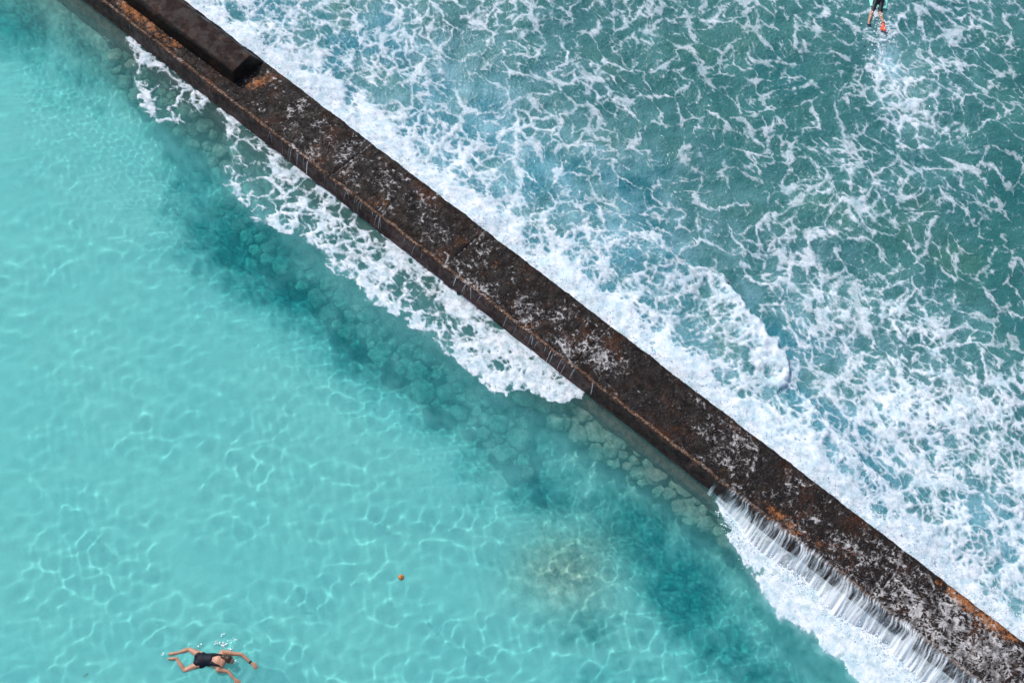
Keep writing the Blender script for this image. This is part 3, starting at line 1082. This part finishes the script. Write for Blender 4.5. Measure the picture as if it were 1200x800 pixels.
def flesh(name, limbs, blobs, voxel, mat, parent=None, smooth_it=4, loc=None):
    """limbs: chains of (point, radius); blobs: (centre, radii, rotation); fused into one skin"""
    nu, nv = 14, 9
    th = np.arange(nu) * 2 * math.pi / nu
    ph = np.arange(1, nv) * math.pi / nv
    uv = [(0, 0, 1)] + [(math.sin(p) * math.cos(t), math.sin(p) * math.sin(t), math.cos(p)) for p in ph for t in th] + [(0, 0, -1)]
    uv = np.array(uv)
    fq = []
    for i in range(nu):
        j = (i + 1) % nu
        fq.append((0, 1 + i, 1 + j))
        for r_i in range(nv - 2):
            a0, a1_ = 1 + r_i * nu, 1 + (r_i + 1) * nu
            fq += [(a0 + i, a1_ + i, a1_ + j), (a0 + i, a1_ + j, a0 + j)]
        last = 1 + (nv - 2) * nu
        fq.append((last + i, len(uv) - 1, last + j))
    fq = np.array(fq)
    VS, FS = [], []

    def ball(c, rad, rot=None):
        if not hasattr(rad, '__len__'):
            rad = (rad,) * 3
        v = uv * np.array(rad)
        if rot is not None:
            v = v @ np.array(rot).T
        FS.append(fq + len(uv) * len(VS))
        VS.append(v + np.asarray(c, float))

    for ch in limbs:
        for (p, r), (q_, s) in zip(ch[:-1], ch[1:]):
            p, q_ = np.asarray(p, float), np.asarray(q_, float)
            L = np.linalg.norm(q_ - p)
            n = max(2, int(L / (min(r, s) * .5)))
            for i in range(n + 1):
                t = i / n
                ball(p + (q_ - p) * t, r + (s - r) * t)
    for b in blobs:
        ball(*b)
    me = mesh(name, np.concatenate(VS), np.concatenate(FS))
    tmp = bpy.data.objects.new('tmp', me)
    COL.objects.link(tmp)
    m1 = tmp.modifiers.new('r', 'REMESH')
    m1.mode = 'VOXEL'
    m1.voxel_size = voxel
    m2 = tmp.modifiers.new('s', 'SMOOTH')
    m2.iterations = smooth_it
    m2.factor = .5
    dg = bpy.context.evaluated_depsgraph_get()
    out = bpy.data.meshes.new_from_object(tmp.evaluated_get(dg))
    bpy.data.objects.remove(tmp)
    out.name = name
    if parent is not None:
        out.transform(Matrix.Translation(-Vector(parent.location)))
    out.shade_smooth()
    out.materials.clear()
    return link(name, out, mat, parent)


def frame(fwd, up):
    f = Vector(_n(fwd))
    u = Vector(_n(np.asarray(up) - np.dot(up, f) * np.array(f)))
    s = f.cross(u)
    return Matrix((f, s, u)).transposed()


def hand(wrist, dirv, up, side, L=.185, curl=.25):
    """palm and five fingers; side is the way the thumb leaves (+1/-1)"""
    wrist = np.asarray(wrist, float)
    f = _n(dirv)
    u = _n(np.asarray(up) - np.dot(up, f) * f)
    s = np.cross(f, u) * side
    limbs, blobs = [], []
    for k in range(4):
        off = (k - 1.5) * .021
        limbs.append([(wrist, .024), (wrist + f * .09 * L / .185 - s * off, .0135)])
        ln = [.072, .082, .076, .058][k] * L / .185
        b = wrist + f * .09 - s * off * 1.05
        d = _n(f - s * (k - 1.5) * .10)
        m = b + d * ln * .5 - u * ln * .08
        e = m + _n(d - u * curl) * ln * .5
        limbs.append([(b, .0105), (m, .0095), (e, .0075)])
    t0 = wrist + f * .028 + s * .022
    t1 = t0 + _n(f * .6 + s * .8) * .045
    limbs.append([(t0, .014), (t1, .0115), (t1 + _n(f + s * .35) * .034, .009)])
    return limbs


MSKIN = simple('bare skin', (.46, .235, .150), .45, .4, .10, 9, .1)  # the skin's own even colour
MSUIT = simple('navy swimsuit', (.005, .007, .016), .6, .2, .2, 30, .1)
MHAIR = simple('wet brown hair', (.045, .022, .014), .4, .4, .35, 60, .3)
MSTRAP = simple('black strap', (.012, .012, .014), .5, .4)
MEYE = simple('dark eye', (.02, .012, .01), .3, .5)

# ---- the swimmer in the pool, on her front, facing right
Z = lambda x, y, z: at(x, y, z)
sw = empty('person', Z(248, 773, .02))
tag(sw, 'swimmer in black swimsuit doing breaststroke in the turquoise pool, knees bent and arms forward', 'person')
sw['category'] = 'person'
bpy.context.view_layer.update()
pel = Z(236, 773, -.03)
wst = Z(243.5, 772.5, .015)
chs = Z(255, 774, .045)
nek = Z(263, 773.5, .075)
fwd = _n(chs - pel)
up = np.array([0, 0, 1.0])
lat = np.cross(up, fwd)          # towards the top of the picture
torso_rot = frame(fwd, up)
shL, shR = chs + lat * .185 + fwd * .07 + up * .0, chs - lat * .185 + fwd * .05
hpL, hpR = pel + lat * .085 - fwd * .02, pel - lat * .085 - fwd * .02
torso = [(pel, (.155, .165, .105), torso_rot), (pel - fwd * .07 + lat * .075 + up * .015, (.095, .088, .09), torso_rot), (pel - fwd * .07 - lat * .075 + up * .015, (.095, .088, .09), torso_rot),
         (wst, (.15, .128, .095), torso_rot), ((wst + chs) / 2, (.14, .140, .10), torso_rot), (chs, (.15, .168, .108), torso_rot), (chs + fwd * .08, (.10, .165, .085), torso_rot)]
elL, wrL = Z(283.5, 766.5, .05), Z(294.5, 776.5, .035)
elR, wrR = Z(267.5, 786.5, .03), Z(274.5, 795, .01)
knL, anL, toL = Z(221.5, 760.5, -.05), Z(208.5, 764.5, -.015), Z(198, 766, .005)
knR, anR, toR = Z(216.0, 785.5, -.05), Z(207, 771, -.01), Z(197.5, 771.5, .005)
limbs = [[(shL, .060), ((shL + elL) / 2, .048), (elL, .038), ((elL + wrL) / 2, .036), (wrL, .024)],
         [(shR, .060), ((shR + elR) / 2, .048), (elR, .038), ((elR + wrR) / 2, .036), (wrR, .024)],
         [(chs + lat * .10 + fwd * .06, .075), (shL, .060)], [(chs - lat * .10 + fwd * .06, .075), (shR, .060)],
         [(hpL, .088), ((hpL + knL) / 2, .072), (knL, .050), ((knL * .6 + anL * .4), .052), (anL, .030)],
         [(hpR, .088), ((hpR + knR) / 2, .072), (knR, .050), ((knR * .6 + anR * .4), .052), (anR, .030)],
         [(anL, .034), ((anL + toL) / 2, .036), (toL, .024)], [(anR, .034), ((anR + toR) / 2, .036), (toR, .024)]]
hd = nek + fwd * .115 + up * .085
limbs.append([(chs + fwd * .10, .062), (nek, .052), (hd - up * .02, .052)])
face = _n(fwd * .9 - lat * .38 + up * .10)        # looking ahead and to the lower right
hup = _n(up - face * np.dot(up, face))
hrot = frame(face, hup)
hs = np.cross(face, hup)
torso += [(hd, (.095, .075, .108), hrot), (hd + face * .035 - hup * .045, (.055, .052, .055), hrot)]
torso += [(hd + face * .096 - hup * .012, (.018, .012, .022), hrot), (hd + hs * .076, (.016, .008, .028), hrot), (hd - hs * .076, (.016, .008, .028), hrot),
          (hd + face * .080 - hup * .050, (.014, .024, .008), hrot)]
limbs += hand(wrL, Z(300.5, 782, .03) - wrL, up, -1)
limbs += hand(wrR, Z(280, 799, .0) - wrR, up, 1)
body = flesh('body', limbs, torso, .0085, MSKIN, sw, 4)
suit_b = [(pel, (.163, .173, .113), torso_rot), (pel - fwd * .065 + lat * .075 + up * .015, (.098, .095, .096), torso_rot), (pel - fwd * .065 - lat * .075 + up * .015, (.098, .095, .096), torso_rot),
          (wst, (.158, .136, .103), torso_rot), (wst + fwd * .06, (.12, .142, .106), torso_rot)]
flesh('swimsuit', [[(wst + fwd * .10 + lat * .09 + up * .06, .045), (chs + lat * .12 + fwd * .08 + up * .085, .012)], [(wst + fwd * .10 - lat * .09 + up * .06, .045), (chs - lat * .12 + fwd * .08 + up * .085, .012)]],
      suit_b, .009, MSUIT, sw, 3)
hair = flesh('hair', [[(hd - face * .06 + hup * .03, .055), (hd - face * .12 + hup * .0, .04), (hd - face * .17 - hup * .01, .050), (hd - face * .205 - hup * .02 + hs * .02, .035)]],
             [(hd - face * .016 + hup * .022, (.098, .083, .105), hrot)], .008, MHAIR, sw, 2)
for s_ in (-1, 1):
    flesh('eye', [], [(hd + face * .088 + hs * s_ * .031 + hup * .012, (.010, .014, .009), hrot)], .003, MEYE, sw, 1)


def band(name, c, axis_, r, rw, mat, parent):
    V_, F_ = [], []
    a = _n(axis_)
    s1 = _n(np.cross(a, [.2, .1, 1]))
    s2 = np.cross(a, s1)
    n, m = 24, 8
    for i in range(n):
        th = 2 * math.pi * i / n
        d = math.cos(th) * s1 + math.sin(th) * s2
        for k in range(m):
            ph = 2 * math.pi * k / m
            V_.append(np.asarray(c) + d * (r + .006 * math.cos(ph)) + a * rw * math.sin(ph))
    for i in range(n):
        for k in range(m):
            F_.append((i * m + k, i * m + (k + 1) % m, ((i + 1) % n) * m + (k + 1) % m, ((i + 1) % n) * m + k))
    return link(name, raw(name, np.array(V_) - np.array(parent.location), F_), mat, parent)


band('wristwatch', wrL + (elL - wrL) * .12, wrL - elL, .032, .018, MSTRAP, sw)

# wet sparkle and splash off the shoulder
pts, rad = [], []
for (x, y, n) in ((257, 754, 12), (262, 755, 14), (267, 753, 10), (270, 760, 10), (277, 749, 4), (263, 742, 3), (191, 766, 4), (234, 756, 3), (276, 774, 8)):
    for i in range(n):
        pts.append(at(x + rs.normal(0, 2.0), y + rs.normal(0, 1.5), rs.uniform(.01, .06)))
        rad.append(rs.uniform(.006, .022))
droplets('swimmer_splash', pts, rad, 'bright splash drops beside the swimmer')

# ---- the bodyboarder in the surf at the top
MNEO = simple('black neoprene', (.012, .016, .024), .55, .4, .2, 30)
MMINT = simple('mint foam board', (.30, .80, .62), .5, .4, .06, 20)
MFINO = simple('orange fin rubber', (.85, .13, .06), .45, .4, .08, 20)
MFINB = simple('dark blue fin rubber', (.03, .09, .20), .45, .4, .1, 20)
C0 = Z(1030, -1, .14)
bf = _n((Z(1029, -30, .10) - Z(1031, 8, .10)))
bs_ = np.cross(bf, up)         # to the board's right
pw_ = empty('person', C0)
tag(pw_, 'surfer in black wetsuit lying on a mint board, kicking with one orange fin', 'person')
bpy.context.view_layer.update()
q = lambda a, s, z=0: C0 + bf * a + bs_ * s + up * z
prot = frame(bf, up)
tb = [(q(.0, 0, .03), (.16, .16, .11), prot), (q(.2, 0, .03), (.16, .14, .10), prot), (q(.42, 0, .06), (.17, .17, .115), prot), (q(.52, 0, .06), (.11, .17, .09), prot),
      (q(-.06, .07, .05), (.10, .085, .085), prot), (q(-.06, -.07, .05), (.10, .085, .085), prot)]
h2 = q(.78, 0, .17)
tb += [(h2, (.10, .076, .108), prot), (h2 + bf * .098 - up * .01, (.018, .012, .02), prot), (h2 + bs_ * .076, (.016, .008, .028), prot), (h2 - bs_ * .076, (.016, .008, .028), prot)]
kl, al, tl = Z(1022, 14, .02), Z(1018, 26, .02), Z(1018.5, 30, .03)
kr, ar, tr2 = Z(1031, 15, .03), Z(1034.5, 25, .07), Z(1035, 28.5, .10)
for_l = [[(q(-.04, -.08, .02), .085), ((q(-.04, -.08) + kl) / 2, .070), (kl, .052), (kl * .55 + al * .45, .055), (al, .032), (tl, .030)],
         [(q(-.04, .08, .02), .085), ((q(-.04, .08) + kr) / 2, .070), (kr, .052), (kr * .55 + ar * .45, .055), (ar, .034), (tr2, .030)],
         [(q(.5, 0, .06), .06), (q(.66, 0, .11), .052), (h2, .05)]]
for s_ in (-1, 1):
    sh, el, wr = q(.50, .18 * s_, .06), q(.72, .30 * s_, .02), q(.92, .22 * s_, .03)
    for_l += [[(q(.48, .1 * s_, .06), .07), (sh, .060), ((sh + el) / 2, .048), (el, .038), (wr, .024)]]
    for_l += hand(wr, bf, up, -s_)
flesh('body', for_l, tb, .0095, MSKIN, pw_, 4)
flesh('wetsuit', [[(q(-.04, -.08, .02), .092), ((q(-.04, -.08) + kl) / 2, .078), (kl * .93 + q(-.04, -.08) * .07, .060)], [(q(-.04, .08, .02), .092), ((q(-.04, .08) + kr) / 2, .078), (kr * .93 + q(-.04, .08) * .07, .060)]],
      [(a_, tuple(x + .009 for x in b_), c_) for a_, b_, c_ in tb[:6]], .010, MNEO, pw_, 3)
flesh('hair', [], [(h2 - bf * .016 + up * .02, (.10, .083, .104), prot)], .009, MHAIR, pw_, 2)


def fin(name, ankle, toe, tip, width, mat):
    f = _n(tip - ankle)
    u_ = _n(up - f * np.dot(up, f))
    s = np.cross(f, u_)
    L = np.linalg.norm(tip - ankle)
    V_, F_ = [], []
    prof_ = [(0, .055, .050), (.12, .062, .055), (.30, .062, .045), (.45, .075, .024), (.65, .095, .014), (.85, .115, .009), (1.0, .118, .005)]
    m = 16
    for (t, w_, th) in prof_:
        for k in range(m):
            a = 2 * math.pi * k / m
            dip = -.06 * (1 - abs(math.cos(a))) * (t > .9)
            V_.append(ankle + f * (L * t + dip * 0) + s * (w_ * width * math.cos(a)) + u_ * th * math.sin(a))
    n = len(prof_)
    for i in range(n - 1):
        for k in range(m):
            F_.append((i * m + k, i * m + (k + 1) % m, (i + 1) * m + (k + 1) % m, (i + 1) * m + k))
    F_.append(tuple(range(m))[::-1])
    F_.append(tuple((n - 1) * m + k for k in range(m)))
    o = link(name, raw(name, np.array(V_) - np.array(C0), F_), mat, pw_)
    st = band('fin_strap', ankle + f * .02, f, .056, .018, MSTRAP, pw_)
    M_ = st.data
    st.parent = o
    return o


f1 = fin('swim_fin', tr2 - _n(tr2 - ar) * .04, tr2, Z(1035, 36, .09), .85, MFINO)
tag(f1, 'bright orange swim fin')
f2 = fin('swim_fin', tl - _n(tl - al) * .04, tl, Z(1019.5, 36, -.03), .8, MFINB)
tag(f2, 'dark blue swim fin half under the foam')

# board under the chest and hips
bb_outline = []
Lb, Wb = 1.15, .31
for i in range(40):
    t = i / 39
    wd = Wb * (0.80 + .20 * math.sin(math.pi * min(1, t * 1.3) * .9)) * (1 if t < .8 else math.cos((t - .8) / .2 * 1.0))
    bb_outline.append((t * Lb - .30, wd))
V_, F_ = [], []
secs = [(.93, -.035), (1.0, -.022), (1.0, .018), (.94, .032), (.5, .034), (0, .035), (-.5, .034), (-.94, .032), (-1.0, .018), (-1.0, -.022), (-.93, -.035), (-.5, -.037), (0, -.038), (.5, -.037)]
for (a_, wd) in bb_outline:
    for (sx, sz) in secs:
        V_.append(bf * a_ + bs_ * wd * sx + up * (sz - .065 + .10 * max(0, (a_ - .6)) ** 2))
m = len(secs)
for i in range(39):
    for k in range(m):
        F_.append((i * m + k, i * m + (k + 1) % m, (i + 1) * m + (k + 1) % m, (i + 1) * m + k))
F_.append(tuple(range(m))[::-1])
F_.append(tuple(39 * m + k for k in range(m)))
bd = link('bodyboard', raw('bodyboard', V_, F_, True), MMINT)
bd.location = C0
tag(bd, 'mint green bodyboard under the surfer in the foamy sea', 'bodyboard')
pts, rad = [], []
for i in range(90):
    pts.append(at(rs.normal(1030, 9), rs.uniform(8, 60), rs.uniform(.03, .22)))
    rad.append(rs.uniform(.008, .028))
droplets('kick_splash', pts, rad, 'splash drops thrown up behind the kicking fins')

# ---- small orange float in the pool
fl = empty('float', at(470, 676, .01))
tag(fl, 'tiny round orange float on the open turquoise water', 'float')
MORG = simple('orange float plastic', (.52, .17, .035), .45, .4, .15, 40)
MORD = simple('dark float cap', (.22, .07, .03), .6, .3)
bm = bmesh.new()
bmesh.ops.create_uvsphere(bm, u_segments=28, v_segments=18, radius=.062)
for v in bm.verts:
    v.co.z *= .88
    rr = math.hypot(v.co.x, v.co.y)
    if v.co.z > 0 and rr < .02:
        v.co.z -= .006 * (1 - rr / .02)
me = bpy.data.meshes.new('shell'); bm.to_mesh(me); bm.free(); me.shade_smooth()
link('shell', me, MORG, fl)
bm = bmesh.new()
bmesh.ops.create_cone(bm, segments=20, radius1=.011, radius2=.008, depth=.022, cap_ends=True, matrix=Matrix.Translation((0, 0, .056)))
bmesh.ops.bevel(bm, geom=bm.edges[:], offset=.002, segments=2)
me = bpy.data.meshes.new('cap'); bm.to_mesh(me); bm.free()
link('cap', me, MORD, fl)

# ---- drowned leaf
V_, F_ = [], []
n = 12
for i in range(n + 1):
    t = i / n
    wd = .032 * math.sin(math.pi * t) ** .8
    for k in (-1, 0, 1):
        V_.append((t * .13 - .065, wd * k, .010 * abs(k) + .018 * math.sin(math.pi * t)))
for i in range(n):
    for k in range(2):
        F_.append((i * 3 + k, i * 3 + k + 1, i * 3 + k + 4, i * 3 + k + 3))
F_ += [tuple(x + len(V_) for x in reversed(f)) for f in F_]
V_ += [(a, b, c - .003) for a, b, c in V_]
lf = link('leaf', raw('leaf', V_, F_), simple('brown leaf', (.35, .22, .10), .6, .3, .3, 30))
lf.location = at(101, 791, -.05)
lf.rotation_euler = (0, 0, .7)
tag(lf, 'small brown leaf sunk just under the water left of the swimmer', 'leaf')

# ------------------------------------------------------------------ light, sky, camera
wd_ = bpy.data.worlds.new('World')
sc.world = wd_
wd_.use_nodes = True
nt = wd_.node_tree
bg = nt.nodes['Background']
sky = nt.nodes.new('ShaderNodeTexSky')
sky.sky_type = 'NISHITA'
sky.sun_disc = False
sky.sun_elevation = R(SUN_EL)
sky.sun_rotation = math.atan2(SUN_AZ[0], SUN_AZ[1])
sky.air_density = 1.0
sky.dust_density = 2.0
nt.links.new(sky.outputs[0], bg.inputs[0])
bg.inputs[1].default_value = .15
L = bpy.data.lights.new('sun', 'SUN')
L.energy = 3.3
L.angle = R(1.6)
L.color = (1, .965, .92)
L.cycles.is_caustics_light = True
lo = bpy.data.objects.new('sun', L)
COL.objects.link(lo)
sd3 = Vector((SUN_AZ[0] * math.cos(R(SUN_EL)), SUN_AZ[1] * math.cos(R(SUN_EL)), math.sin(R(SUN_EL))))
lo.rotation_euler = sd3.to_track_quat('Z', 'Y').to_euler()

cam = bpy.data.cameras.new('camera')
co_ = bpy.data.objects.new('camera', cam)
COL.objects.link(co_)
M = Matrix(ROT.tolist()).to_4x4()
M.translation = Vector((0, 0, CAM_H))
co_.matrix_world = M
cam.sensor_width = 36
cam.lens = 36 * FPX / 1200
cam.clip_end = 2000
sc.camera = co_

vs = sc.view_settings
vs.view_transform = 'Standard'
vs.look = 'None'
vs.gamma = 1
vs.exposure = 0
vs.use_curve_mapping = False
sc.cycles.max_bounces = 8
sc.cycles.transparent_max_bounces = 12
sc.cycles.transmission_bounces = 6
sc.cycles.sample_clamp_indirect = 3
sc.cycles.use_denoising = True
